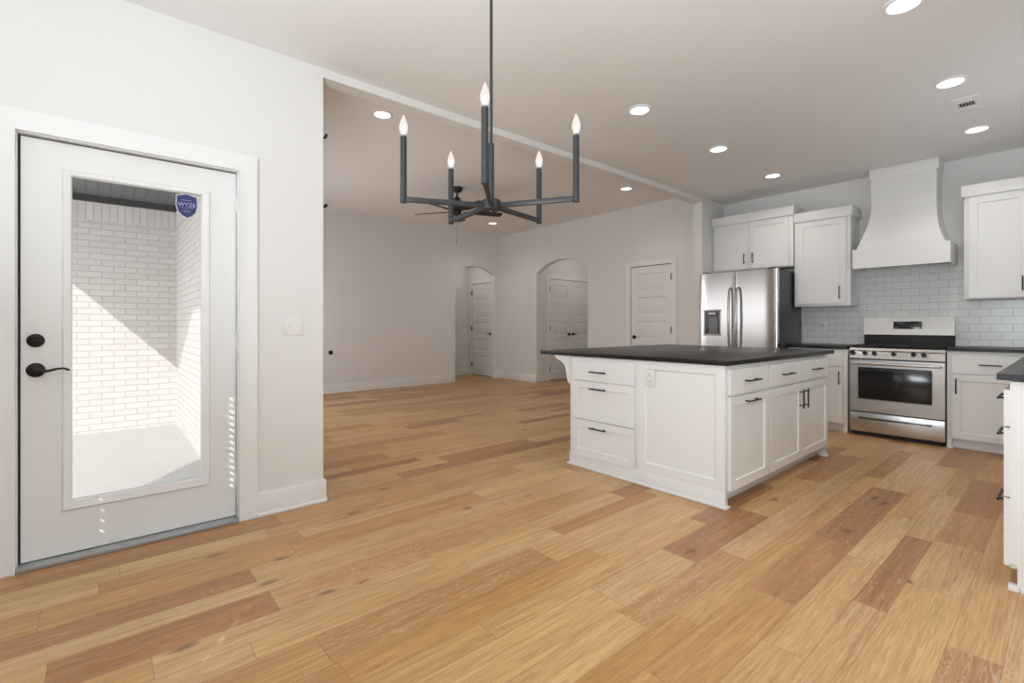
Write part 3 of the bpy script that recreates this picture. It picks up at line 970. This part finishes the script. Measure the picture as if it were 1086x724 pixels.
# ------------------------------------------------------------------ island
IX0, IX1, IY0, IY1, IH = 2.965, 4.84, 1.415, 2.725, 0.897
isl = thing('kitchen_island', 'white kitchen island cabinet under the black slab in the room centre', 'kitchen island', (IX0, IY0, 0))
W, D = IX1 - IX0, IY1 - IY0
bm = MB()
bm.box(.022, .004, .085, W - .022, D, IH, .001)             # carcass with its face frame
bm.box(.03, .075, 0, W - .03, D - .02, .085)                # plinth set back under the doors
bm.box(0, 0, 0, .022, D, IH, .001)                          # near end panel
bm.box(W - .022, 0, 0, W, D, IH, .001)                      # far end panel
bm.obj('body', M['cab'], isl)
mE = Matrix.Translation((0, D, 0)) @ Matrix.Rotation(RK, 4, 'Z')      # frame of the end face: local x from far-left to right
def eobj(mb, name, mat, parent=isl):
    return mb.obj(name, mat, parent)
def y2x(Y):
    return IY1 - Y
for nm, a, b_, z0, z1, flat in (('drawer', y2x(2.672), y2x(2.085), .706, .858, True), ('drawer', y2x(2.672), y2x(2.085), .395, .700, False), ('drawer', y2x(2.672), y2x(2.085), .098, .389, False)):
    hs = () if flat else ((a + .055, z0 + .055, b_ - .055, z1 - .055),)
    dr = MB(mE).front(a, z0, b_, z1, 0, .02, hs, .004, .009).obj(nm, M['cab'], isl)
    zz = z1 - .078 if flat else z1 - .052
    bb = MB(mE)
    xm = (y2x(2.478) + y2x(2.333)) / 2
    bb.cyl((xm - .078, -.05, zz), (xm + .078, -.05, zz), .006, 10)
    for s in (-1, 1):
        bb.cyl((xm + s * .055, -.02, zz), (xm + s * .055, -.05, zz), .005, 8)
    bb.obj('pull', M['black'], dr)
# framed end panel
a, b_, z0, z1 = y2x(2.055), y2x(1.415), .02, .897
MB(mE).front(a, .105, b_, z1 - .004, 0, .012, ((y2x(1.996), .165, y2x(1.475), .838),), .012, .009).obj('end_panel', M['cab'], isl)
bm = MB(mE)
bm.box(0, -.012, 0, D, 0, .105, .001)
bm.box(-.016, -.028, 0, D + .012, -.012, .018, .006)
bm.box(-.016, -.028, 0, 0, .02, .018, .004)
bm.box(D, -.028, 0, D + .014, .03, .018, .005)
bm.obj('base_molding', M['cab'], isl)
MB().box(W - .034, -.014, 0, W + .014, .06, .018, .005).obj('base_molding', M['cab'], isl)
# curved bracket carrying the overhang, one at each end
cor = [(2.725, .897), (2.895, .897), (2.895, .882), (2.878, .868), (2.845, .855), (2.805, .836), (2.778, .81), (2.766, .775), (2.760, .735), (2.753, .70), (2.738, .672), (2.725, .662)]
for x0, x1 in ((-.012, .03), (W - .042, W)):
    MB().prism([(y - IY0, z) for y, z in cor], x0, x1, 'yz').obj('corbel', M['cab'], isl)
MB().box(0, D, .0, W, D + .0, .0) if False else None
# right-hand side: three drawers over three doors
for k, (xa, xb) in enumerate(((.030, .602), (.624, 1.230), (1.236, 1.850))):
    dr = shaker(isl, 'drawer', xa, .708, xb, .868, .004, flat=True)
    pull(dr, (xa + xb) / 2 - .005, .788, -.016, .19)
    dn = shaker(isl, 'door', xa, .104, xb, .694, .004)
    if k == 0:
        pull(dn, (xa + xb) / 2 - .005, .655, -.016, .19)
    else:
        pull(dn, xb - .045 if k == 1 else xa + .045, .575, -.016, .15, True)
isw = thing('island_worktop', 'black honed stone slab on top of the island', 'countertop', (2.93, 1.386, IH))
MB().box(0, 0, 0, 4.945 - 2.93, 3.05 - 1.386, .031, .004).obj('slab', M['stone'], isw)
outlet('outlet', 'white outlet on the island end panel beside the drawers', (IX0 - .0125, 1.950, .776), RK)

# ------------------------------------------------------------------ base cabinets on the range wall
XF = 6.04
bl = thing('base_cabinet', 'white base cabinet between refrigerator and range', 'cabinet', (XF, 2.16, 0), RK)
wL = 2.16 - 1.572
bm = MB()
bm.box(0, 0, .09, wL, XK - XF - .012, .892, .001).box(0, .06, 0, wL - .034, XK - XF - .012, .09).box(wL - .034, 0, 0, wL, XK - XF - .012, .09)
bm.box(wL - .036, -.002, 0, wL, .0, .09)
bm.obj('body', M['cab'], bl)
MB().box(wL - .042, -.014, 0, wL, .0, .018, .004).obj('base_molding', M['cab'], bl)
dr = shaker(bl, 'drawer', .02, .711, wL - .04, .868, 0, flat=True); pull(dr, wL / 2 - .02, .79, -.02, .15)
dn = shaker(bl, 'door', .02, .10, wL - .04, .70, 0); pull(dn, wL - .068, .583, -.02, .145, True)

br_ = thing('base_cabinet', 'white base cabinet right of the range with one drawer over one door', 'cabinet', (XF, .781, 0), RK)
wR = .781 - .21
bm = MB()
bm.box(0, 0, .09, wR, XK - XF - .012, .908, .001).box(.034, .06, 0, wR, XK - XF - .012, .09).box(0, 0, 0, .034, XK - XF - .012, .09)
bm.obj('body', M['cab'], br_)
MB().box(0, -.014, 0, .044, .0, .018, .004).box(.044, .046, 0, wR, .06, .018, .004).obj('base_molding', M['cab'], br_)
dr = shaker(br_, 'drawer', .04, .706, wR - .02, .868, 0, flat=True); pull(dr, .294, .789, -.02, .15)
dn = shaker(br_, 'door', .04, .10, wR - .02, .692, 0); pull(dn, .068, .586, -.02, .145, True)

# sink run at the right edge: faces +Y
PX0 = 3.0
pen = thing('sink_run_cabinet', 'white drawer cabinet end at the right edge of the view', 'cabinet', (XF - .003, .183, 0), PI)
wp = XF - .003 - PX0
bm = MB()
bm.box(0, 0, .09, wp - .02, .6, .905, .001).box(0, .07, 0, wp - .02, .6, .09)
bm.prism([(.022, 0), (.6, 0), (.6, .905), (0, .905), (0, .115), (.022, .115)], wp - .02, wp, 'yz')
bm.obj('body', M['cab'], pen)
MB().box(wp - .03, -.006, 0, wp + .014, .03, .026, .005).box(wp, .0305, 0, wp + .014, .6, .026, .005).obj('base_molding', M['cab'], pen)
cols = [(.02, .62), (.64, 1.22), (1.24, 1.82), (1.84, 2.42), (2.44, wp - .012)]
for xa, xb in cols:
    for z0, z1, fl in ((.708, .868, True), (.40, .70, False), (.10, .392, False)):
        dr = shaker(pen, 'drawer', xa, z0, xb, z1, 0, flat=fl)
        pull(dr, (xa + xb) / 2, (z1 - .06), -.02, .19)

wt = thing('worktop', 'black stone worktop right of the range turning along the right edge', 'countertop', (0, 0, 0))
bm = MB()
bm.prism([(6.0, .778), (XK - .002, .778), (XK - .002, YS + .002), (2.965, YS + .002), (2.965, .222), (6.0, .222)], .911, .9385, 'xy')
bm.obj('slab', M['stone'], wt)
wt2 = thing('worktop', 'short black stone worktop between refrigerator and range', 'countertop', (0, 0, 0))
MB().box(6.0, 1.572, .892, XK - .002, 2.165, .925, .003).obj('slab', M['stone'], wt2)

# backsplash
bs = MB()
bs.box(XK - .01, YS, .94, XK - .0005, .69, 1.395).box(XK - .01, .69, .90, XK - .0005, 1.62, 1.765).box(XK - .01, 1.62, .926, XK - .0005, 2.19, 1.366)
struct(bs.obj('wall_backsplash', M['tile']), 'white glossy subway tile behind the range', 'wall')
outlet('outlet', 'white outlet on the tile between refrigerator and range', (XK - .0105, 1.966, 1.133), RK)

# ------------------------------------------------------------------ wall cabinets
XU = 6.29
uf = thing('wall_cabinet', 'white two-door wall cabinet above the refrigerator', 'cabinet', (XU, 3.185, 1.855), RK)
wF = 3.185 - 2.186
bm = MB(); bm.box(0, 0, 0, wF, XK - XU - .001, .64, .001); bm.obj('body', M['cab'], uf)
bm = MB(); bm.box(0, -.03, .612, wF + .012, XK - XU - .001, .722, .002); bm.obj('crown', M['cab'], uf)
for xa, xb, px in ((.042, .475, .436), (.503, .953, .542)):
    dn = shaker(uf, 'door', xa, .014, xb, .596, 0); pull(dn, px, .142, -.02, .13, True)
um = thing('wall_cabinet', 'white single-door wall cabinet left of the range hood', 'cabinet', (XU, 2.172, 1.366), RK)
wM = 2.172 - 1.615
bm = MB(); bm.box(0, 0, 0, wM, XK - XU - .001, 1.03, .001); bm.obj('body', M['cab'], um)
bm = MB(); bm.box(0, -.03, .995, wM + .026, XK - XU - .001, 1.102, .002); bm.obj('crown', M['cab'], um)
dn = shaker(um, 'door', .04, .03, wM - .032, .98, 0); pull(dn, wM - .088, .148, -.02, .145, True)
mS = Matrix.Translation((wM, 0, 0)) @ Matrix.Rotation(PI / 2, 4, 'Z')
MB(mS).front(.002, .0, XK - XU - .002, .99, 0, .006, ((.055, .05, XK - XU - .055, .94),), .003, .005).obj('side_panel', M['cab'], um)
ur = thing('wall_cabinet', 'white wall cabinet right of the range hood, cut by the view edge', 'cabinet', (XU, .69, 1.395), RK)
wU = .69 + .16
bm = MB(); bm.box(0, 0, 0, wU, XK - XU - .001, 1.0, .001); bm.obj('body', M['cab'], ur)
bm = MB(); bm.box(-.016, -.03, .975, wU, XK - XU - .001, 1.082, .002); bm.obj('crown', M['cab'], ur)
for xa, xb, px in ((.036, .425, .388), (.43, .82, .465)):
    dn = shaker(ur, 'door', xa, .012, xb, .962, 0); pull(dn, px, .13, -.02, .13, True)

# ------------------------------------------------------------------ hood
hd = thing('range_hood', 'white flared range hood above the stainless range', 'range hood', (6.15, 1.1635, 1.752), RK)
hw = .393; dpt = XK - 6.15 - .001
zs, za = 2.41 - 1.752, .205
def flare(z):
    return max(0, (zs - z) / (zs - za)) ** 2.1
bm = MB()
rings = []
for z in [za - .002] + [za + (zs - za) * k / 16 for k in range(1, 17)] + [1.0]:
    t_ = flare(z)
    q_ = min(1, max(0, (z - za) / (zs - za)))
    hx_, fy_ = .268 + .087 * t_, .186 * q_ * q_ * (3 - 2 * q_) - .0015
    rings.append([bm._v(p) for p in ((-hx_, fy_, z), (hx_, fy_, z), (hx_, dpt, z), (-hx_, dpt, z))])
for r0, r1_ in zip(rings, rings[1:]):
    for k in range(4):
        f = bm.b.faces.new((r0[k], r0[(k + 1) % 4], r1_[(k + 1) % 4], r1_[k]))
        f.smooth = True
bm.b.faces.new(list(reversed(rings[0]))); bm.b.faces.new(rings[-1])
bm.obj('body', M['cab'], hd)
bm = MB()
bm.box(-hw, -.002, 0, hw, .02, za); bm.box(-hw, .02, 0, -hw + .02, dpt, za); bm.box(hw - .02, .02, 0, hw, dpt, za); bm.box(-hw + .02, .02, .05, hw - .02, dpt, za)
bm.obj('apron', M['cab'], hd)
MB().box(-hw + .06, .05, .03, hw - .06, dpt - .03, .05, .004).obj('filter_insert', M['steel_dark'], hd)
MB().box(-.285, .18, .965, .285, dpt, 1.071, .002).obj('crown', M['cab'], hd)

# ------------------------------------------------------------------ range
rg = thing('gas_range', 'stainless steel gas range with black oven window', 'range', (6.0, 1.545, 0), RK)
rw = .76
XB_ = XK - 6.0 - .02
bm = MB(); bm.box(.004, .03, .05, rw - .004, XB_ - .02, .895, .002).box(.03, .07, 0, rw - .03, XB_ - .06, .05); bm.obj('body', M['iron'], rg)
dr = MB().box(.004, .0, .048, rw - .004, .03, .246, .004).obj('drawer', M['steel'], rg)
MB().box(.075, -.004, .176, rw - .095, .004, .182, .001).box(.075, -.012, .194, rw - .095, .002, .2, .002).box(rw - .101, -.012, .176, rw - .095, .004, .2).obj('handle', M['steel_dark'], dr)
MB().box(.08, -.0015, .182, rw - .1, .0005, .194).obj('handle_recess', M['slot'], dr)
od = thing('x', 'x', 'x')
bpy.data.objects.remove(od)
od = MB().front(.004, .258, rw - .004, .792, .03, .036, ((.074, .384, rw - .094, .716),), .006, .006).obj('oven_door', M['steel'], rg)
MB().box(.080, -.0045, .390, rw - .10, -.001, .710, .001).obj('oven_window', M['blkglass'], od)
hb = MB(); hb.sweep([(.03, -.006, .752), (.04, -.045, .755), (.09, -.056, .757), (rw / 2, -.06, .757), (rw - .09, -.056, .757), (rw - .04, -.045, .755), (rw - .03, -.006, .752)], [.012, .014, .0145, .0145, .0145, .014, .012], 14)
hb.obj('handle', M['steel'], od)
# sloped control panel
cp = MB().prism([(-.004, .806), (.03, .806), (.07, .9), (.035, .903)], .004, rw - .004, 'yz').obj('control_panel', M['steel'], rg)
MB().box(.01, -.001, .797, rw - .01, .02, .803).obj('vent_gap', M['slot'], rg)
slope_n = Matrix.Rotation(math.atan2(.039, .097), 4, 'X')
for xk, sc_ in ((.03, 1.15), (.133, 1), (.213, 1), (.371, 1), (.524, 1), (.602, 1)):
    mk = Matrix.Translation((xk, .014, .857)) @ Matrix.Rotation(-math.atan2(.039, .097), 4, 'X') @ Matrix.Scale(sc_, 4)
    k_ = MB(mk).lathe([(.003, .006), (.023, .006), (.023, -.002), (.019, -.004), (.017, -.026), (.012, -.03), (.003, -.03)], 20, 'y').box(-.004, -.037, -.017, .004, -.02, .017, .002).obj('knob', M['black'], rg)
    MB(mk).lathe([(.0235, .004), (.0245, .0), (.0235, -.004)], 20, 'y').obj('collar', M['chrome'], k_)
MB().box(.0, .034, .893, rw, XB_ - .02, .908, .003).obj('cooktop', M['iron'], rg)
MB().prism([(.012, .888), (.034, .886), (.06, .912), (.02, .912)], .0, rw, 'yz').obj('cooktop_lip', M['steel'], rg)
for gx in (.02, .262, .504):
    bm = MB(); gw = .236
    y0, y1 = .075, XB_ - .12
    for x in (gx, gx + gw - .012):
        bm.box(x, y0, .925, x + .012, y1, .940, .002)
    for y in (y0, (y0 + y1) / 2 - .006, y1 - .012):
        bm.box(gx, y, .925, gx + gw, y + .012, .940, .002)
    bm.box(gx + gw / 2 - .006, y0, .925, gx + gw / 2 + .006, y1, .943, .002)
    for y in (y0 + .1, y1 - .11):
        bm.box(gx, y, .925, gx + gw, y + .01, .943, .002)
    for x in (gx, gx + gw - .012):
        for y in (y0, y1 - .012):
            bm.box(x, y, .907, x + .012, y + .012, .927)
    bm.obj('grate', M['iron'], rg)
for bx, by in ((.138, .175), (.138, .40), (.38, .29), (.622, .175), (.622, .40)):
    MB().lathe([(.003, 0), (.045, 0), (.045, .008), (.03, .012), (.03, .017), (.003, .018)], 20, 'z', (bx, by, .907)).obj('burner', M['iron'], rg)
MB().box(.004, XB_ - .07, .90, rw - .002, XB_, 1.06, .002).obj('riser', M['iron'], rg)
bgd = MB().prism([(XB_ - .082, 1.045), (XB_, 1.045), (XB_, 1.233), (XB_ - .05, 1.233)], .0, rw, 'yz').obj('backguard', M['steel'], rg)
mB = Matrix.Translation((0, XB_ - .066, 1.139)) @ Matrix.Rotation(-math.atan2(.032, .188), 4, 'X')
dp = MB(mB).box(.265, -.003, -.033, .505, .004, .050, .002).obj('display', M['blkglass'], bgd)
for r_ in range(2):
    for c_ in (0, 1, 2, 5, 6, 7):
        MB(mB).box(.285 + c_ * .026, -.0036, -.012 + r_ * .03, .297 + c_ * .026, -.003, -.009 + r_ * .03).obj('display_mark', M['dispense'], dp)

# ------------------------------------------------------------------ refrigerator
fr = thing('refrigerator', 'stainless french-door refrigerator with water dispenser', 'refrigerator', (5.80, 3.110, 0), RK)
fw, fh = .92, 1.795
bm = MB(); bm.box(.006, .085, .03, fw - .006, .775, fh - .012, .004); bm.obj('cabinet_body', M['fside'], fr)
MB().box(.02, .09, 0, fw - .02, .74, .03).obj('foot_grille', M['slot'], fr)
for k, (xa, xb) in enumerate(((.0, .4435), (.4485, fw))):
    # slightly bowed door skin
    n = 28
    pts = []
    xm = (xa + xb) / 2; hw_ = (xb - xa) / 2
    for i in range(n + 1):
        u = -1 + 2 * i / n
        pts.append((xm + u * hw_, .008 * u * u + (.004 if abs(u) > .999 else 0)))
    pts += [(xb, .08), (xa, .08)]
    bm = MB(); bm.prism(pts, .735, fh, 'xy')
    for f in bm.b.faces:
        f.smooth = len(f.verts) == 4
    dn = bm.obj('door', M['steel_v'], fr)
    hx = xb - .043 if k == 0 else xa + .043
    hb = MB()
    hb.sweep([(hx, -.002, .83), (hx, -.034, .85), (hx, -.05, .95), (hx, -.062, 1.2), (hx, -.055, 1.45), (hx, -.038, 1.575), (hx, -.002, 1.60)], [.010, .0135, .015, .0155, .015, .0135, .010], 14)
    hb.obj('handle', M['steel_dark'], dn)
    if k == 0:
        x0, x1, z0, z1 = .053, .284, 1.017, 1.341
        ds = MB()
        ds.box(x0, -.004, z0, x1, .006, z0 + .016, .002).box(x0, -.004, z1 - .016, x1, .006, z1, .002).box(x0, -.004, z0, x0 + .016, .006, z1).box(x1 - .014, -.004, z0, x1, .006, z1)
        ds = ds.obj('dispenser', M['steel_dark'], dn)
        MB().box(x0 + .014, -.0015, z0 + .014, x1 - .012, .004, z1 - .014).obj('recess', M['blkglass'], ds)
        MB().box(x0 + .075, -.01, z0 + .03, x1 - .045, -.001, z1 - .09, .003).obj('paddle', M['dispense'], ds)
        MB().box(x0 + .07, -.022, z1 - .07, x1 - .06, -.001, z1 - .03, .006).obj('nozzle', M['steel_dark'], ds)
        MB().box(x0 + .02, -.012, z0 + .012, x1 - .02, -.001, z0 + .03, .003).obj('drip_tray', M['dispense'], ds)
dw = MB().box(0, .0, .06, fw, .08, .725, .008).obj('freezer_drawer', M['steel_v'], fr)
MB().sweep([(.08, -.002, .66), (.09, -.04, .66), (fw / 2, -.055, .66), (fw - .09, -.04, .66), (fw - .08, -.002, .66)], .013, 12).obj('handle', M['steel_dark'], dw)
for xa in (.02, fw - .10):
    MB().box(xa, .02, fh, xa + .08, .14, fh + .016, .004).obj('hinge_cover', M['fside'], fr)

# ------------------------------------------------------------------ ceiling fixtures
GL = 'recessed lights in the ceilings'
rl = thing('recessed_light', 'recessed ceiling light nearest the camera, cut by the top of the view', 'ceiling light', (3.18, .58, ZC), 0, GL)
MB().lathe([(.070, -.002), (.072, -.009), (.078, -.011), (.092, -.006), (.095, .0)], 36, 'z').obj('trim_ring', M['trim'], rl)
MB().lathe([(.001, -.0035), (.073, -.0035), (.073, -.0005), (.001, -.0005)], 36, 'z').obj('lens', M['lens'], rl)
ld = bpy.data.lights.new('recessed_lamp', 'SPOT')
ld.energy = 17.0
ld.color = (1.0, 0.92, 0.83)
ld.spot_size = math.radians(150)
ld.spot_blend = 0.9
ld.shadow_soft_size = 0.05
lo = bpy.data.objects.new('recessed_lamp', ld)
lo.location = (0, 0, -.02)
lo.parent = rl
C.objects.link(lo)
spots = [
    (4.452, .557, ZC, 'recessed ceiling light on the right just before the air vent'),
    (5.69, .545, ZC, 'recessed ceiling light between air vent and range hood'),
    (3.185, 2.2, ZC, 'recessed ceiling light right of the chandelier over the island end'),
    (4.46, 2.2, ZC, 'middle recessed light of the row running towards the refrigerator'),
    (5.72, 2.2, ZC, 'recessed ceiling light nearest the refrigerator cabinet'),
    (1.955, 4.12, ZL, 'recessed living room light at the left beside the wall end'),
    (5.64, 4.12, ZL, 'recessed living room light just beyond the header near the door'),
    (5.64, 7.17, ZL, 'recessed living room light beyond the fan in the far corner'),
]
for x, y, z, lab in spots:
    c = copy_tree(rl)
    c.location = (x, y, z)
    c['label'] = lab

vt = thing('air_vent', 'white louvred air vent on the ceiling between two recessed lights', 'air vent', (4.98, .53, ZC), 0)
bm = MB(); vx, vy = .16, .08
bm.box(-vx, -vy, -.010, -vx + .022, vy, 0, .003).box(.052, -vy, -.010, vx, vy, 0, .003).box(-vx + .022, -vy, -.010, .052, -vy + .034, 0).box(-vx + .022, vy - .034, -.010, .052, vy, 0)
bm.box(-.066, -vy + .034, -.009, -.056, vy - .034, 0)
bm.obj('frame', M['trim'], vt)
MB().box(-vx + .02, -vy + .03, -.0015, .054, vy - .03, -.0005).obj('backing', M['slot'], vt)
for k in range(4):
    xx = -vx + .032 + k * .0165
    MB(Matrix.Translation((xx, 0, -.005)) @ Matrix.Rotation(.5, 4, 'Y')).box(-.008, -vy + .032, -.0008, .008, vy - .032, .0008).obj('louvre', M['trim'], vt)
for k in range(6):
    yy = -vy + .040 + k * .0162
    MB(Matrix.Translation((0, yy, -.005)) @ Matrix.Rotation(1.2, 4, 'X')).box(-.056, -.005, -.0012, .052, .005, .0012).obj('louvre', M['trim'], vt)

# ------------------------------------------------------------------ chandelier
HC = FW * 1.92 + RT * (1.92 * (521.0 - CXP) / FOC)
HZ = 1.627
ch = thing('chandelier', 'dark grey five-arm candle chandelier hanging from a long rod', 'chandelier', (HC.x, HC.y, ZC), 0)
dz = HZ - ZC
MB().lathe([(.003, 0), (.065, 0), (.065, -.012), (.058, -.024), (.003, -.026)], 28, 'z').obj('canopy', M['gun'], ch)
MB().cyl((0, 0, -.02), (0, 0, dz + .02), .0062, 12).cyl((0, 0, dz + .01), (0, 0, dz + .247), .0115, 14).obj('rod', M['gun'], ch)
MB().lathe([(.003, dz - .027), (.008, dz - .027), (.009, dz - .020), (.036, dz - .019), (.039, dz - .015), (.039, dz + .018), (.036, dz + .021), (.003, dz + .021)], 28, 'z').obj('hub', M['gun'], ch)
a0 = math.atan2(-FW.y, -FW.x) + math.radians(-1.0)
RA = .343
arm0 = None
for k in range(5):
    am = Matrix.Rotation(a0 + k * 2 * PI / 5, 4, 'Z')
    if arm0 is None:
        b = MB(); b.box(.03, -.0085, dz - .0105, RA, .0085, dz + .0085, .0015)
        arm = b.obj('arm', M['gun'], ch)
        sl = MB().cyl((RA, 0, dz - .0125), (RA, 0, dz + .235), .0122, 16).cyl((RA, 0, dz + .003), (RA, 0, dz + .0045), .0126, 16).cyl((RA, 0, dz - .014), (RA, 0, dz + .0), .0126, 16).obj('candle_sleeve', M['gun'], arm)
        MB().cyl((RA, 0, dz + .235), (RA, 0, dz + .243), .0095, 14).obj('socket', M['dispense'], arm)
        bz = dz + .241
        MB().lathe([(.009, bz), (.0115, bz + .006), (.0155, bz + .018), (.0168, bz + .028), (.0155, bz + .040), (.0115, bz + .054), (.0062, bz + .067), (.0028, bz + .075), (.0006, bz + .079)], 18, 'z', (RA, 0, 0)).obj('bulb', M['bulb'], arm)
        MB().lathe([(.001, bz + .012), (.0045, bz + .016), (.0055, bz + .024), (.004, bz + .033), (.001, bz + .036)], 12, 'z', (RA, 0, 0)).obj('filament', M['filament'], arm)
        arm0 = arm
        arm.rotation_euler = (0, 0, a0)
    else:
        c = copy_tree(arm0, ch)
        c.rotation_euler = (0, 0, a0 + k * 2 * PI / 5)

# ------------------------------------------------------------------ ceiling fan
fn = thing('ceiling_fan', 'black five-blade ceiling fan with pull chain in the living room', 'ceiling fan', (3.80, 5.64, ZL), 0)
MB().lathe([(.003, 0), (.075, 0), (.078, -.015), (.066, -.05), (.045, -.065), (.003, -.067)], 28, 'z').obj('canopy', M['fanblack'], fn)
MB().cyl((0, 0, -.05), (0, 0, -.18), .013, 14).obj('downrod', M['fanblack'], fn)
MB().lathe([(.013, -.13), (.03, -.135), (.045, -.155), (.06, -.19), (.095, -.21), (.105, -.24), (.105, -.29), (.09, -.315), (.05, -.325), (.003, -.327)], 32, 'z').obj('motor_housing', M['fanblack'], fn)
MB().lathe([(.003, -.325), (.055, -.325), (.060, -.345), (.055, -.375), (.035, -.39), (.003, -.392)], 28, 'z').obj('switch_housing', M['fanblack'], fn)
aR = math.atan2(RT.y, RT.x)
bl0 = None
for k in range(5):
    ang = aR + math.radians(19 + 72 * k)
    if bl0 is None:
        tilt = Matrix.Translation((0, 0, -.335)) @ Matrix.Rotation(math.radians(-12), 4, 'X')
        b = MB(tilt)
        outl = [(.17, -.052), (.30, -.062), (.52, -.068), (.62, -.066), (.652, -.05), (.66, -.02), (.66, .02), (.652, .05), (.62, .066), (.52, .068), (.30, .062), (.17, .052)]
        b.prism(outl, -.003, .003, 'xy')
        bl0 = b.obj('blade', M['fanblack'], fn)
        b = MB(tilt); b.box(.085, -.018, -.010, .22, .018, -.003, .002).box(.18, -.04, -.008, .24, .04, -.003, .002); b.obj('blade_iron', M['fanblack'], bl0)
        bl0.rotation_euler = (0, 0, ang)
    else:
        c = copy_tree(bl0, fn)
        c.rotation_euler = (0, 0, ang)
pc = MB(); pc.cyl((-.03, -.03, -.385), (-.03, -.03, -.76), .0016, 6); pc.lathe([(.001, -.785), (.007, -.78), (.008, -.77), (.004, -.758), (.001, -.756)], 12, 'z', (-.03, -.03, 0)); pc.obj('pull_chain', M['fanblack'], fn)

# ------------------------------------------------------------------ wall plates and small fixings
outlet('light_switch', 'white double light switch right of the patio door', (.913, YD - .0005, 1.142), 0, 'switch', .118, .118)
outlet('outlet', 'left of two white outlets low on the plain living room wall', (3.43, YL - .0005, .385), 0)
outlet('outlet', 'right of two white outlets low on the plain living room wall', (3.69, YL - .0005, .385), 0)
outlet('outlet', 'white outlet low on the far wall between the two arches', (XK - .0005, 7.755, .36), RK)
outlet('light_switch', 'white light switch on the far wall left of the right arch', (XK - .0005, 7.28, 1.125), RK, 'switch')
gv = thing('gas_valve', 'small round black valve on the living room wall near the corner', 'valve', (2.935, YL - .0005, .686))
MB().lathe([(.003, 0), (.036, 0), (.038, -.006), (.030, -.010), (.012, -.012), (.012, -.03), (.003, -.031)], 24, 'y').obj('escutcheon', M['black'], gv)
MB().box(-.004, -.036, -.012, .004, -.029, .012, .001).obj('key_stem', M['black'], gv)


def rod(z, label):
    t = thing('curtain_rod', label, 'curtain rod', (XE - .01, 3.42, z))
    MB().lathe([(.003, 0), (.022, 0), (.022, .006), (.003, .008)], 16, 'x').sweep([(.004, 0, 0), (.07, 0, .0), (.10, 0, .002), (.118, 0, .012)], [.005, .005, .005, .004], 10).obj('bracket', M['black'], t)
    MB().cyl((.098, -.03, .010), (.098, 2.6, .010), .006, 12).obj('pole', M['black'], t)
    MB().lathe([(.002, -.048), (.007, -.045), (.0095, -.038), (.007, -.03), (.002, -.029)], 14, 'y', (.098, 0, .010)).obj('finial', M['black'], t)
    return t


rod(2.46, 'upper black curtain rod tip poking out behind the white wall end')
rod(1.975, 'lower black curtain rod tip poking out behind the white wall end')
bpy.context.view_layer.update()
